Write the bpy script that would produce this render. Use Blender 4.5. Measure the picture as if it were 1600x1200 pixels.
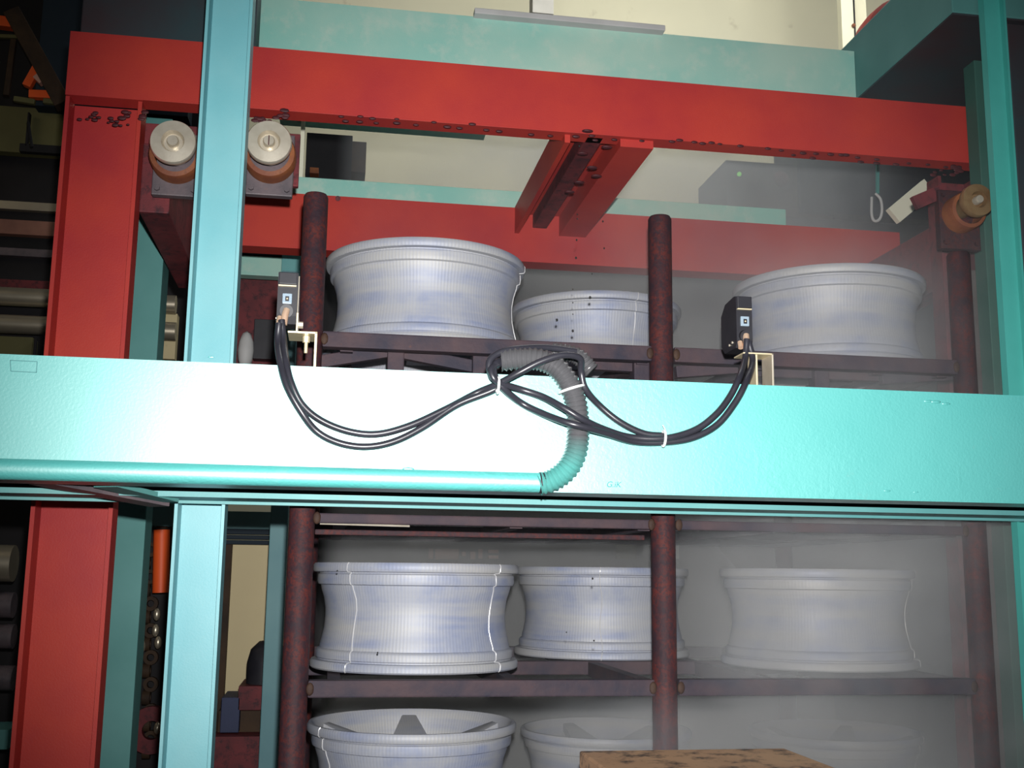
import bpy, bmesh, math, random
from mathutils import Vector, Matrix
random.seed(7)
PI = math.pi
S = bpy.context.scene
COL = S.collection
for o in list(bpy.data.objects): bpy.data.objects.remove(o)

# ------------------------------------------------------------------ camera
RIGHT = Vector((0.98682304, -0.16135531, 0.0120312))
UP = Vector((-0.03908598, -0.16556707, 0.98542368))
FWD = Vector((0.15701137, 0.97290904, 0.16969213))
F = 1742.9
CAM = Vector((0, 0, 1.5))
cd = bpy.data.cameras.new('camera'); cam = bpy.data.objects.new('camera', cd); COL.objects.link(cam)
cd.sensor_width = 36; cd.lens = F / 1600 * 36; cd.clip_start = .01
m = Matrix((RIGHT, UP, -FWD)).transposed().to_4x4(); m.translation = CAM
cam.matrix_world = m
S.camera = cam

# ------------------------------------------------------------------ light
w = bpy.data.worlds.new('world'); S.world = w; w.use_nodes = True
w.node_tree.nodes['Background'].inputs[0].default_value = (.75, .85, 1, 1)
w.node_tree.nodes['Background'].inputs[1].default_value = .025
def light(name, kind, loc, power, color=(1, 1, 1), aim=None, **kw):
    l = bpy.data.lights.new(name, kind); l.energy = power; l.color = color
    for k, v in kw.items(): setattr(l, k, v)
    o = bpy.data.objects.new(name, l); COL.objects.link(o); o.location = loc
    if aim is not None:
        o.rotation_euler = (Vector(aim) - Vector(loc)).to_track_quat('-Z', 'Y').to_euler()
    return o
# the flash of the camera: a small hard source just left of the lens
light('flash', 'SPOT', (.015, .02, 1.585), 320, (1, .985, .96), aim=(.45, 2.2, 1.84),
      spot_size=math.radians(73), spot_blend=1.0, shadow_soft_size=.012)
# daylight of the hall from above, behind the quench frame
light('hall_daylight', 'AREA', (2.2, 5.0, 5.4), 68, (1, .97, .84), aim=(1.7, 7.3, 4.95), shape='RECTANGLE', size=3.2, size_y=.8)
light('steam_fill', 'AREA', (1.2, 3.6, 4.6), 22, (.95, 1, 1), aim=(.8, 2.6, 1.5), size=1.4)  # added area light above the rack, there to brighten the steam
light('hall_lamp_front', 'AREA', (.9, -.8, 4.4), 2, (.92, 1, 1), aim=(.7, 2.2, 2.1), size=1.6)
light('hall_lamp_side', 'AREA', (-2.6, 3.0, 3.6), 3, (1, .85, .6), aim=(-1.6, 4.6, 1.8), size=.8)
S.view_settings.view_transform = 'Standard'; S.view_settings.look = 'None'
S.view_settings.gamma = 1; S.view_settings.exposure = 0; S.view_settings.use_curve_mapping = False
try:
    S.cycles.volume_bounces = 1; S.cycles.volume_step_rate = 1.0
except Exception: pass

# point of the calibrated camera ray through a picture point, where it meets the plane Y
def P(px, py, Y):
    d = RIGHT * ((px - 800) / F) - UP * ((py - 600) / F) + FWD
    return CAM + d * (Y / d.y)

# ------------------------------------------------------------------ materials
def nt(name):
    m = bpy.data.materials.new(name); m.use_nodes = True
    t = m.node_tree; b = t.nodes['Principled BSDF']
    return m, t, b
def N(t, typ, **kw):
    n = t.nodes.new(typ)
    for k, v in kw.items():
        if k in n.inputs: n.inputs[k].default_value = v
        else: setattr(n, k, v)
    return n
def mixc(t, fac, a, b, blend='MIX'):
    n = t.nodes.new('ShaderNodeMix'); n.data_type = 'RGBA'; n.blend_type = blend
    for i, v in ((0, fac), (6, a), (7, b)):
        if hasattr(v, 'is_linked') or isinstance(v, bpy.types.NodeSocket): t.links.new(v, n.inputs[i])
        elif i == 0: n.inputs[0].default_value = v
        else: n.inputs[i].default_value = (*v, 1)
    return n.outputs[2]
def ramp(t, src, p0, p1, c0=(0, 0, 0), c1=(1, 1, 1)):
    r = t.nodes.new('ShaderNodeValToRGB'); t.links.new(src, r.inputs[0])
    r.color_ramp.elements[0].position = p0; r.color_ramp.elements[1].position = p1
    r.color_ramp.elements[0].color = (*c0, 1); r.color_ramp.elements[1].color = (*c1, 1)
    return r.outputs[0]
def noise(t, scale, detail=4, rough=.55, stretch=None):
    tc = t.nodes.new('ShaderNodeTexCoord'); mp = t.nodes.new('ShaderNodeMapping')
    t.links.new(tc.outputs['Object'], mp.inputs[0])
    if stretch: mp.inputs['Scale'].default_value = stretch
    n = N(t, 'ShaderNodeTexNoise', Scale=scale, Detail=detail, Roughness=rough)
    t.links.new(mp.outputs[0], n.inputs[0]); return n.outputs[0]
def bump(t, b, src, strength, dist=.001):
    bp = N(t, 'ShaderNodeBump', Strength=strength, Distance=dist)
    t.links.new(src, bp.inputs['Height']); t.links.new(bp.outputs[0], b.inputs['Normal'])
def paint(name, c, c2, dirt=(.12, .08, .06), dirt_amt=.0, rough=.42, spec=.6, sc=3, bs=.25, metal=0, grain=300, d0=.6):
    m, t, b = nt(name)
    col = mixc(t, ramp(t, noise(t, sc, 5), .35, .68), c, c2)
    if dirt_amt:
        dn = ramp(t, noise(t, sc * 5, 8, .7), d0, d0 + .14, (0, 0, 0), (dirt_amt,) * 3)
        col = mixc(t, dn, col, dirt)
    t.links.new(col, b.inputs['Base Color'])
    b.inputs['Roughness'].default_value = rough; b.inputs['Specular IOR Level'].default_value = spec
    b.inputs['Metallic'].default_value = metal
    if bs: bump(t, b, noise(t, grain, 3), bs)
    return m
M = {}
M['beam_teal'] = paint('beam_teal', (.075, .47, .45), (.11, .52, .50), rough=.5, spec=.7, sc=2.5, bs=.35, grain=160, dirt=(.30, .42, .36), dirt_amt=.35, d0=.62)
_b = M['beam_teal'].node_tree.nodes['Principled BSDF']
_b.inputs['Coat Weight'].default_value = 1; _b.inputs['Coat IOR'].default_value = 2.3; _b.inputs['Coat Roughness'].default_value = .45
_t = M['beam_teal'].node_tree
_n1 = noise(_t, 75, 4); _n2 = ramp(_t, noise(_t, 3.2, 3), .48, .62); _mm = N(_t, 'ShaderNodeMath', operation='MULTIPLY'); _t.links.new(_n1, _mm.inputs[0]); _t.links.new(_n2, _mm.inputs[1])
_ma = N(_t, 'ShaderNodeMath', operation='MULTIPLY_ADD'); _t.links.new(_mm.outputs[0], _ma.inputs[0]); _ma.inputs[1].default_value = 2.5; _t.links.new(noise(_t, 220, 3), _ma.inputs[2])
bump(_t, _b, _ma.outputs[0], .5, .0016)
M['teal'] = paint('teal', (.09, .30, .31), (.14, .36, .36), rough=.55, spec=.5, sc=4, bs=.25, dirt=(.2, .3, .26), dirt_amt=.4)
M['post_teal'] = paint('post_teal', (.16, .43, .48), (.22, .48, .52), rough=.45, spec=.4, sc=5, bs=.15)
M['post_green'] = paint('post_green', (.06, .38, .34), (.08, .44, .40), rough=.45, spec=.5, sc=5, bs=.15)
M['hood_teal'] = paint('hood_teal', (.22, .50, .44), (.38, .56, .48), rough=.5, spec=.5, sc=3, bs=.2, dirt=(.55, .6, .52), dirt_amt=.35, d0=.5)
M['dim_teal'] = paint('dim_teal', (.07, .22, .21), (.10, .27, .26), rough=.6, spec=.3, sc=4, bs=.1)
M['dim_green'] = paint('dim_green', (.035, .11, .09), (.05, .13, .11), rough=.6, spec=.3, sc=4, bs=.1)
M['slate_teal'] = paint('slate_teal', (.11, .24, .27), (.15, .29, .31), rough=.6, spec=.3, sc=4, bs=.1)
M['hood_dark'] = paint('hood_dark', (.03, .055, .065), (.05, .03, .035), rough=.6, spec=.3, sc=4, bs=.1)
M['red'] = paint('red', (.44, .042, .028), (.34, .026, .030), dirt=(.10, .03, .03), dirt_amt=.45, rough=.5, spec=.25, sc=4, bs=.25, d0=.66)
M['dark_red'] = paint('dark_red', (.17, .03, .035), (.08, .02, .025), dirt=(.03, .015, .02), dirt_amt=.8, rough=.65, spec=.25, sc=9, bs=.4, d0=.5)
M['rust'] = paint('rust', (.085, .015, .012), (.022, .010, .016), dirt=(.02, .012, .018), dirt_amt=.85, rough=.7, spec=.3, sc=26, bs=1.0, grain=120, d0=.44)
M['bar_rust'] = paint('bar_rust', (.060, .036, .042), (.022, .020, .034), dirt=(.14, .05, .03), dirt_amt=.6, rough=.7, spec=.3, sc=14, bs=.8, grain=110, d0=.62)
M['weld'] = paint('weld', (.045, .022, .012), (.03, .014, .01), rough=.7, spec=.3, sc=40, bs=.8, grain=200)
M['rust_spot'] = paint('rust_spot', (.07, .012, .016), (.04, .01, .014), rough=.55, spec=.3, sc=60, bs=0)
M['orange_rust'] = paint('orange_rust', (.26, .09, .03), (.16, .05, .025), dirt=(.05, .02, .015), dirt_amt=.7, rough=.6, spec=.3, sc=20, bs=.6)
M['tan_rust'] = paint('tan_rust', (.62, .38, .22), (.46, .26, .15), dirt=(.03, .025, .025), dirt_amt=.95, rough=.6, spec=.4, sc=4, bs=.4, d0=.5)
M['steel'] = paint('steel', (.72, .66, .55), (.58, .52, .42), rough=.32, spec=.5, sc=30, bs=.15, metal=.55)
M['bronze'] = paint('bronze', (.30, .20, .10), (.20, .11, .05), rough=.4, spec=.5, sc=30, bs=.15, metal=.4)
M['dark_steel'] = paint('dark_steel', (.13, .10, .11), (.07, .06, .07), rough=.5, spec=.4, sc=20, bs=.4, dirt=(.2, .09, .04), dirt_amt=.5)
M['zinc'] = paint('zinc', (.78, .68, .46), (.66, .55, .36), rough=.38, spec=.5, sc=20, bs=.1, metal=.35)
M['brass'] = paint('brass', (.85, .62, .45), (.75, .5, .36), rough=.25, spec=.6, sc=30, bs=0, metal=.5)
M['black'] = paint('black', (.016, .016, .022), (.024, .024, .03), rough=.5, spec=.35, sc=20, bs=.05)
M['window'] = paint('window', (.30, .38, .46), (.25, .33, .4), rough=.2, spec=.8, sc=20, bs=0)
M['drop'] = paint('drop', (.02, .02, .02), (.03, .03, .03), rough=.08, spec=1.0, sc=20, bs=0)
M['white'] = paint('white', (.85, .85, .83), (.8, .8, .8), rough=.4, spec=.5, sc=20, bs=0)
M['cable'] = paint('cable', (.022, .022, .030), (.03, .03, .04), rough=.33, spec=.55, sc=20, bs=.05)
M['pen'] = paint('pen', (.04, .25, .26), (.06, .30, .3), rough=.6, spec=.3, sc=20, bs=0)
M['cream'] = paint('cream', (.80, .78, .62), (.70, .69, .56), rough=.7, spec=.2, sc=.8, bs=.1, dirt=(.35, .31, .24), dirt_amt=.55, d0=.62)
M['door_cream'] = paint('door_cream', (.66, .56, .33), (.60, .50, .30), rough=.6, spec=.2, sc=2, bs=.1, dirt=(.25, .2, .13), dirt_amt=.7, d0=.6)
M['khaki'] = paint('khaki', (.15, .14, .06), (.10, .095, .045), rough=.7, spec=.2, sc=2, bs=.1)
M['dark'] = paint('dark', (.022, .020, .022), (.012, .012, .014), rough=.7, spec=.2, sc=4, bs=.2)
M['navy'] = paint('navy', (.018, .028, .04), (.012, .02, .03), rough=.7, spec=.2, sc=3, bs=.1)
M['brown_black'] = paint('brown_black', (.06, .035, .02), (.03, .02, .015), rough=.7, spec=.2, sc=12, bs=.5)
M['orange'] = paint('orange', (.90, .12, .02), (.8, .1, .02), rough=.5, spec=.4, sc=5, bs=.1)
M['pale_pink'] = paint('pale_pink', (.62, .36, .28), (.55, .3, .24), rough=.6, spec=.3, sc=8, bs=0)
M['warm_dull'] = paint('warm_dull', (.30, .14, .10), (.2, .09, .07), rough=.6, spec=.3, sc=8, bs=0)
M['grey_pale'] = paint('grey_pale', (.5, .5, .5), (.42, .42, .42), rough=.6, spec=.3, sc=8, bs=.1)
M['pipe_metal'] = paint('pipe_metal', (.62, .55, .42), (.5, .44, .34), rough=.34, spec=.5, sc=6, bs=.1, metal=.75)
M['grey_strip'] = paint('grey_strip', (.10, .09, .085), (.07, .06, .06), rough=.6, spec=.3, sc=9, bs=.2)
M['concrete'] = paint('concrete', (.12, .115, .11), (.08, .078, .075), rough=.8, spec=.2, sc=2, bs=.3)
M['blue_machine'] = paint('blue_machine', (.03, .04, .10), (.02, .03, .07), rough=.6, spec=.3, sc=6, bs=.2)
def lamp_mat(name, c, s):
    m, t, b = nt(name); b.inputs['Emission Color'].default_value = (*c, 1); b.inputs['Emission Strength'].default_value = s
    b.inputs['Base Color'].default_value = (*c, 1); return m
M['green_lamp'] = lamp_mat('green_lamp', (.25, .9, .15), .7)
def wheel_mat(name, seed):
    m, t, b = nt(name)
    tc = t.nodes.new('ShaderNodeTexCoord'); sp = t.nodes.new('ShaderNodeSeparateXYZ'); t.links.new(tc.outputs['Object'], sp.inputs[0])
    an = N(t, 'ShaderNodeMath', operation='ARCTAN2'); t.links.new(sp.outputs[1], an.inputs[0]); t.links.new(sp.outputs[0], an.inputs[1])
    ml = N(t, 'ShaderNodeMath', operation='MULTIPLY'); t.links.new(an.outputs[0], ml.inputs[0]); ml.inputs[1].default_value = 180
    sn = N(t, 'ShaderNodeMath', operation='SINE'); t.links.new(ml.outputs[0], sn.inputs[0])
    zm = N(t, 'ShaderNodeMath', operation='MULTIPLY'); t.links.new(sp.outputs[2], zm.inputs[0]); zm.inputs[1].default_value = 700
    zs = N(t, 'ShaderNodeMath', operation='SINE'); t.links.new(zm.outputs[0], zs.inputs[0])
    groove = ramp(t, sn.outputs[0], .9, 1.0)
    blot = ramp(t, noise(t, 9 + seed, 5, .6), .42, .66)
    band = ramp(t, noise(t, 5 + seed, 3, .5, (.6, .6, 6)), .4, .65)
    col = mixc(t, blot, (.32, .335, .385), (.20, .235, .36))
    col = mixc(t, band, col, (.375, .375, .38), 'MIX')
    col2 = mixc(t, ramp(t, sn.outputs[0], .86, .98, (0, 0, 0), (.28,) * 3), col, (.24, .28, .42))
    t.links.new(col2, b.inputs['Base Color'])
    b.inputs['Metallic'].default_value = .12; b.inputs['Roughness'].default_value = .55; b.inputs['Specular IOR Level'].default_value = .35
    ad = N(t, 'ShaderNodeMath', operation='MULTIPLY_ADD'); t.links.new(zs.outputs[0], ad.inputs[0]); ad.inputs[1].default_value = .25; t.links.new(sn.outputs[0], ad.inputs[2])
    ad2 = N(t, 'ShaderNodeMath', operation='MULTIPLY_ADD'); t.links.new(noise(t, 70, 4), ad2.inputs[0]); ad2.inputs[1].default_value = 1.6; t.links.new(ad.outputs[0], ad2.inputs[2])
    bump(t, b, ad2.outputs[0], .16, .0005)
    return m
M['alloy'] = wheel_mat('alloy', 0)
M['seam'] = paint('seam', (.58, .58, .58), (.5, .5, .52), rough=.3, spec=.7, sc=50, bs=0, metal=.2)
# grey hose whose lower end carries teal overspray
def hose_mat():
    m, t, b = nt('hose')
    tc = t.nodes.new('ShaderNodeTexCoord'); sp = t.nodes.new('ShaderNodeSeparateXYZ'); t.links.new(tc.outputs['Object'], sp.inputs[0])
    mr = t.nodes.new('ShaderNodeMapRange'); t.links.new(sp.outputs[2], mr.inputs[0])
    mr.inputs[1].default_value = .075; mr.inputs[2].default_value = .025; mr.inputs[3].default_value = 0; mr.inputs[4].default_value = 1
    col = mixc(t, mr.outputs[0], (.085, .085, .092), (.08, .30, .28)); t.links.new(col, b.inputs['Base Color'])
    b.inputs['Roughness'].default_value = .34; b.inputs['Specular IOR Level'].default_value = .6
    return m
M['hose'] = hose_mat()

# ------------------------------------------------------------------ building helpers
class MB:
    def __init__(s): s.bm = bmesh.new()
    def hull8(s, pts, bev=0):
        v = [s.bm.verts.new(p) for p in pts]
        fs = [s.bm.faces.new([v[i] for i in q]) for q in ((0, 3, 2, 1), (4, 5, 6, 7), (0, 1, 5, 4), (1, 2, 6, 5), (2, 3, 7, 6), (3, 0, 4, 7))]
        if bev:
            es = list({e for f in fs for e in f.edges})
            bmesh.ops.bevel(s.bm, geom=es, offset=bev, segments=2, profile=.6, affect='EDGES')
        return s
    def box(s, x0, x1, y0, y1, z0, z1, bev=0):
        return s.hull8([(x0, y0, z0), (x1, y0, z0), (x1, y1, z0), (x0, y1, z0), (x0, y0, z1), (x1, y0, z1), (x1, y1, z1), (x0, y1, z1)], bev)
    def prism(s, pts, a, b, axis):       # closed 2-D outline swept from a to b along the axis
        def q(p, h):
            return {'x': (h, p[0], p[1]), 'y': (p[0], h, p[1]), 'z': (p[0], p[1], h)}[axis]
        A = [s.bm.verts.new(q(p, a)) for p in pts]; B = [s.bm.verts.new(q(p, b)) for p in pts]
        n = len(pts)
        for i in range(n): s.bm.faces.new([A[i], A[(i + 1) % n], B[(i + 1) % n], B[i]])
        s.bm.faces.new(A[::-1]); s.bm.faces.new(B)
        return s
    def bar(s, a, b, w, h, bev=0):       # a square bar between two points
        a = Vector(a); b = Vector(b); d = (b - a).normalized()
        u = d.cross(Vector((0, 0, 1)));
        if u.length < .01: u = Vector((1, 0, 0))
        u.normalize(); v = u.cross(d)
        pts = []
        for c in (a, b):
            for i, j in ((-1, -1), (1, -1), (1, 1), (-1, 1)): pts.append(c + u * i * w / 2 + v * j * h / 2)
        return s.hull8(pts, bev)
    def tube(s, pts, r, n=12, cap=True):
        pts = [Vector(p) for p in pts]; R = r if callable(r) else (lambda i: r)
        rings = []; prev = None
        for i, p in enumerate(pts):
            d = (pts[min(i + 1, len(pts) - 1)] - pts[max(i - 1, 0)]).normalized()
            if prev is None:
                u = d.cross(Vector((0, 1, 0)))
                if u.length < .1: u = d.cross(Vector((1, 0, 0)))
            else: u = prev - d * prev.dot(d)
            u.normalize(); prev = u; v = d.cross(u)
            rings.append([s.bm.verts.new(p + (u * math.cos(a) + v * math.sin(a)) * R(i)) for a in [2 * PI * k / n for k in range(n)]])
        for A, B in zip(rings, rings[1:]):
            for k in range(n): s.bm.faces.new([A[k], A[(k + 1) % n], B[(k + 1) % n], B[k]])
        if cap: s.bm.faces.new(rings[0][::-1]); s.bm.faces.new(rings[-1])
        return s
    def lathe(s, prof, n=64, c=(0, 0, 0), axis='z', closed=False):   # prof: (radius, height)
        c = Vector(c); rings = []
        for r, h in prof:
            ring = []
            for k in range(n):
                a = 2 * PI * k / n; x, y = r * math.cos(a), r * math.sin(a)
                p = {'z': (x, y, h), 'y': (x, h, -y), 'x': (h, x, y)}[axis]
                ring.append(s.bm.verts.new(c + Vector(p)))
            rings.append(ring)
        pr = list(zip(rings, rings[1:]))
        if closed: pr.append((rings[-1], rings[0]))
        for A, B in pr:
            for k in range(n): s.bm.faces.new([A[k], A[(k + 1) % n], B[(k + 1) % n], B[k]])
        if not closed: s.bm.faces.new(rings[0][::-1]); s.bm.faces.new(rings[-1])
        return s
    def ball(s, c, r, sc=(1, 1, 1)):
        bmesh.ops.create_icosphere(s.bm, subdivisions=2, radius=r, matrix=Matrix.Translation(c) @ Matrix.Diagonal((*sc, 1)))
        return s
    def build(s, name, mat, parent=None, smooth=False, label=None):
        bmesh.ops.recalc_face_normals(s.bm, faces=s.bm.faces)
        me = bpy.data.meshes.new(name)
        off = world_loc(parent) if parent else Vector()
        if off.length: bmesh.ops.translate(s.bm, verts=s.bm.verts, vec=-off)
        s.bm.to_mesh(me); s.bm.free()
        me.materials.append(M[mat] if isinstance(mat, str) else mat)
        if smooth:
            for p in me.polygons: p.use_smooth = True
            if smooth != 'all': me.set_sharp_from_angle(angle=math.radians(38))
        o = bpy.data.objects.new(name, me); COL.objects.link(o)
        if parent: o.parent = parent
        if label: o['label'] = label
        return o
def world_loc(o):
    v = Vector()
    while o: v += Vector(o.location); o = o.parent
    return v
def tag(o, label, cat, group=None, kind=None):
    o['label'] = label; o['category'] = cat
    if group: o['group'] = group
    if kind: o['kind'] = kind
    return o
def thing(name, label, cat, loc=(0, 0, 0), group=None):
    o = bpy.data.objects.new(name, None); COL.objects.link(o); o.location = loc; o.empty_display_size = .05
    return tag(o, label, cat, group)
def spline(pts, n=10):      # Catmull-Rom
    pts = [Vector(p) for p in pts]; out = []
    q = [pts[0] * 2 - pts[1]] + pts + [pts[-1] * 2 - pts[-2]]
    for i in range(1, len(q) - 2):
        p0, p1, p2, p3 = q[i - 1:i + 3]
        for k in range(n):
            t = k / n
            out.append(.5 * ((2 * p1) + (p2 - p0) * t + (2 * p0 - 5 * p1 + 4 * p2 - p3) * t * t + (3 * p1 - p0 - 3 * p2 + p3) * t ** 3))
    out.append(pts[-1]); return out
def struct(mb, name, mat):
    o = mb.build(name, mat); o['kind'] = 'structure'; return o

# ------------------------------------------------------------------ setting: hall shell
struct(MB().box(-5, 8, -3, 8, -.1, 0), 'floor', 'concrete')
struct(MB().box(-5, 8, 7.4, 7.5, 0, 6.4), 'wall_back', 'cream')
struct(MB().box(-5, -4.9, -3, 7.4, 0, 6.4), 'wall_left', 'dark')
struct(MB().box(8, 8.1, -3, 7.5, 0, 6.4), 'wall_right', 'cream')
struct(MB().box(-5, 8, -3, 7.5, 6.4, 6.5), 'ceiling', 'dark')

# ------------------------------------------------------------------ teal frame: main beam, second beam, posts, brace
tf = thing('teal_steel_frame', 'teal-painted steel frame with the broad beam crossing in front and slim posts behind it', 'steel frame', (0, 1.7, 0))
def beamC(y0, y1, z0, z1, x0, x1, t, back=True):    # channel lying along X, web on the front face
    return MB().prism([(y0, z0), (y1, z0), (y1, z0 + t), (y0 + t, z0 + t), (y0 + t, z1 - t), (y1, z1 - t), (y1, z1), (y0, z1)], x0, x1, 'x')
b = beamC(1.70, 1.785, 1.629, 1.8115, -1.6, 2.6, .007)
bmesh.ops.bevel(b.bm, geom=[e for e in b.bm.edges if e.calc_length() > 3 and all(abs(v.co.y - 1.70) < 1e-4 for v in e.verts)], offset=.002, segments=2, affect='EDGES')
beam = b.build('front_beam', 'beam_teal', tf, label='broad teal beam blown white by the light')
zA = P(860, 781, 1.872).z; zB = P(860, 789, 1.872).z
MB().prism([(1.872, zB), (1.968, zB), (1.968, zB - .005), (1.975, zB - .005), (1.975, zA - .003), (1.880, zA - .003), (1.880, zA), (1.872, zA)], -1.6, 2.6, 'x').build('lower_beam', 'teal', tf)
MB().box(-1.6, 2.6, 1.965, 1.972, zA - .002, 1.79).build('gap_shade', 'hood_dark', tf, label='dark plate put in as the shaded gap between the two teal beams')  # dark plate put in to paint the shaded gap between the beams
def postC(x0, x1, yf, d, z0, z1, t, ft):           # upright channel, open towards the viewer
    return MB().prism([(x0, yf), (x0 + t, yf), (x0 + t, yf + d - ft), (x1 - t, yf + d - ft), (x1 - t, yf), (x1, yf), (x1, yf + d), (x0, yf + d)], z0, z1, 'z')
postC(-.262, -.178, 1.985, .06, 0, 3.0, .0055, .006).build('post', 'post_teal', tf)
postC(1.313, 1.363, 1.985, .02, 0, 3.0, .005, .006).build('post', 'post_green', tf)
MB().box(1.395, 1.47, 2.03, 2.10, 0, 3.0, .002).build('post', 'hood_dark', tf, label='dark teal post at the right edge')
qx = P(1532, 260, 2.2).x
MB().box(qx, qx + .075, 2.20, 2.245, 0, 3.0, .002).build('post', 'dim_green', tf, label='dark green post behind the right one')
# slanted flat braces under the beam, left
MB().bar(P(60, 752, 1.80), P(250, 788, 1.96), .05, .008).build('brace', 'dark_steel', tf)
MB().bar(P(165, 757, 1.80), P(262, 781, 1.93), .045, .008).build('brace', 'dim_teal', tf)
# handwriting on the beam
cu = bpy.data.curves.new('scribble', 'FONT'); cu.body = 'G.iK'; cu.size = .013; cu.extrude = .0002; cu.shear = .25
to = bpy.data.objects.new('scribble', cu); me = bpy.data.meshes.new_from_object(to); bpy.data.objects.remove(to)
me.materials.clear(); me.materials.append(M['pen'])
o = bpy.data.objects.new('handwritten_mark', me); COL.objects.link(o)
p = P(947, 761, 1.6996); o.rotation_euler = (PI / 2, 0, 0); o.location = p - Vector(tf.location); o.parent = tf
# scratched outline of a removed plate, a weld blob and paint lumps on the beam face
pl = MB()
for a, b_ in (((16, 563), (58, 565)), ((58, 565), (57, 582)), ((57, 582), (17, 580)), ((17, 580), (16, 563))):
    pl.bar(P(*a, 1.6995), P(*b_, 1.6995), .0012, .0012)
pl.build('scratch_outline', 'teal', tf)
for (u_, v_, r_) in ((1462, 628, .006), (1478, 631, .005), (1450, 627, .005), (1386, 767, .004), (1431, 769, .003), (638, 733, .006), (330, 558, .003)):
    MB().ball(P(u_, v_, 1.7), r_, (1.6, .25, .5)).build('paint_lump', 'beam_teal', tf, smooth='all')

# ------------------------------------------------------------------ red frame
rf = thing('red_steel_frame', 'red-painted steel frame of thick column and beams around the wheel rack', 'steel frame', (0, 2.25, 0))
# front top beam (channel with the lower flange turned back)
MB().prism([(2.25, 2.452), (2.297, 2.452), (2.297, 2.460), (2.260, 2.464), (2.260, 2.578), (2.297, 2.582), (2.297, 2.590), (2.25, 2.590)], -.562, 1.47, 'x').build('top_beam', 'red', rf)
MB().box(-.41, 1.46, 2.2485, 2.2505, 2.4520, 2.4555, .0005).build('lower_lip', 'red', rf)
postC(-.562, -.412, 2.255, .055, 0, 2.451, .008, .008).build('column', 'red', rf)
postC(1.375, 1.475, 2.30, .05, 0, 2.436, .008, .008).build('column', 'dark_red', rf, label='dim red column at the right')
# rear beam and depth beams
MB().prism([(2.93, 2.355), (3.0, 2.355), (3.0, 2.508), (2.93, 2.508)], -.62, 1.62, 'x').build('rear_beam', 'red', rf)
cb = MB().prism([(.475, 2.434), (.487, 2.434), (.487, 2.49), (.60, 2.49), (.60, 2.434), (.675, 2.434), (.675, 2.51), (.475, 2.51)], 2.262, 2.93, 'y')
cb.build('depth_beam', 'red', rf, label='red channel running back overhead')
MB().box(.525, .565, 2.265, 2.93, 2.452, 2.49, .003).build('depth_rib', 'dark_red', rf)
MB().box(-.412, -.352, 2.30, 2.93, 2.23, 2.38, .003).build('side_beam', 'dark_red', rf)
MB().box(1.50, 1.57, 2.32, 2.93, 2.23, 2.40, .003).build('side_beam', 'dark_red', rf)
qa = P(1515, 450, 2.26)
MB().box(qa.x, qa.x + .038, 2.26, 2.29, 0, 2.20, .003).build('cover_strip', 'grey_strip', rf, label='greyish upright strip at the right')
# blistered rust spots and hanging drops along the lower flange
rng = random.Random(3)
spots = [(533, 183), (540, 190), (563, 183), (562, 191), (582, 186), (588, 193), (620, 187), (620, 193), (650, 196), (678, 192), (699, 199), (718, 201), (738, 195), (760, 204), (780, 206),
         (1003, 221), (1050, 222), (1062, 220), (1085, 223), (1098, 225), (1112, 224), (1125, 226), (1157, 229), (1200, 233), (1221, 236), (1240, 243), (1255, 240), (1275, 241), (1270, 248), (1298, 242),
         (1315, 243), (1322, 243), (1340, 247), (1345, 254), (1370, 250), (1370, 256), (1400, 258), (1420, 256), (1450, 258), (1478, 262), (900, 214), (930, 220), (925, 213), (860, 213), (830, 211), (960, 219)]
for u_, v_ in spots:
    MB().ball(P(u_, v_ - 1, 2.243), .0038 + rng.random() * .0022, (1.5, .35, .62)).build('rust_spot', 'rust_spot', rf, smooth='all')
for u_, v_, y_ in ((910, 240, 2.32), (948, 230, 2.31), (925, 262, 2.36), (905, 285, 2.45), (932, 275, 2.40), (985, 250, 2.38), (918, 205, 2.245), (890, 300, 2.5)):
    MB().ball(P(u_, v_, y_), .010, (1.3, .8, .35)).build('rust_spot', 'rust_spot', rf, smooth='all')
MB().tube([P(528, 310, 2.93), P(528, 310, 2.915)], .007, 14).build('bolt', 'dark_red', rf, smooth=True)
# weld scars near corners
for u_, v_, s_ in ((205, 180, .012), (188, 190, .009), (440, 178, .014), (418, 186, .012), (1505, 262, .014), (1480, 268, .012), (135, 182, .01)):
    mb = MB()
    for k in range(9): mb.ball(P(u_ + rng.uniform(-22, 22), v_ + rng.uniform(-6, 6), 2.249), s_ * rng.uniform(.25, .5), (1.5, .25, .8))
    mb.build('weld_scar', 'rust_spot', rf, smooth='all')

# ------------------------------------------------------------------ teal hood frame on top
hf = thing('teal_hood_frame', 'pale teal steel frame lying across the top behind the red beam', 'steel frame', (0, 2.45, 2.6))
MB().prism([(2.45, 2.594), (2.53, 2.594), (2.53, 2.81), (2.45, 2.81)], -.25, 1.256, 'x').build('cross_beam', 'hood_teal', hf)
MB().box(1.257, 1.80, 2.012, 2.75, 2.685, 2.85, .003).build('side_beam', 'dim_teal', hf)
MB().box(1.259, 1.80, 2.014, 2.75, 2.681, 2.686).build('underside_shade', 'hood_dark', hf, label='dark slab painted as the unlit underside')  # thin dark slab paints the shade on the side beam's underside
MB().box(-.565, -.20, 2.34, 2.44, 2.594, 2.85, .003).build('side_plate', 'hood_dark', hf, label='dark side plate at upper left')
a0 = P(740, 10, 2.45); a1 = P(1035, 40, 2.45)
MB().box(a0.x, a1.x, 2.425, 2.452, 2.806, 2.820, .002).build('edge_strip', 'grey_pale', hf)

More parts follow.
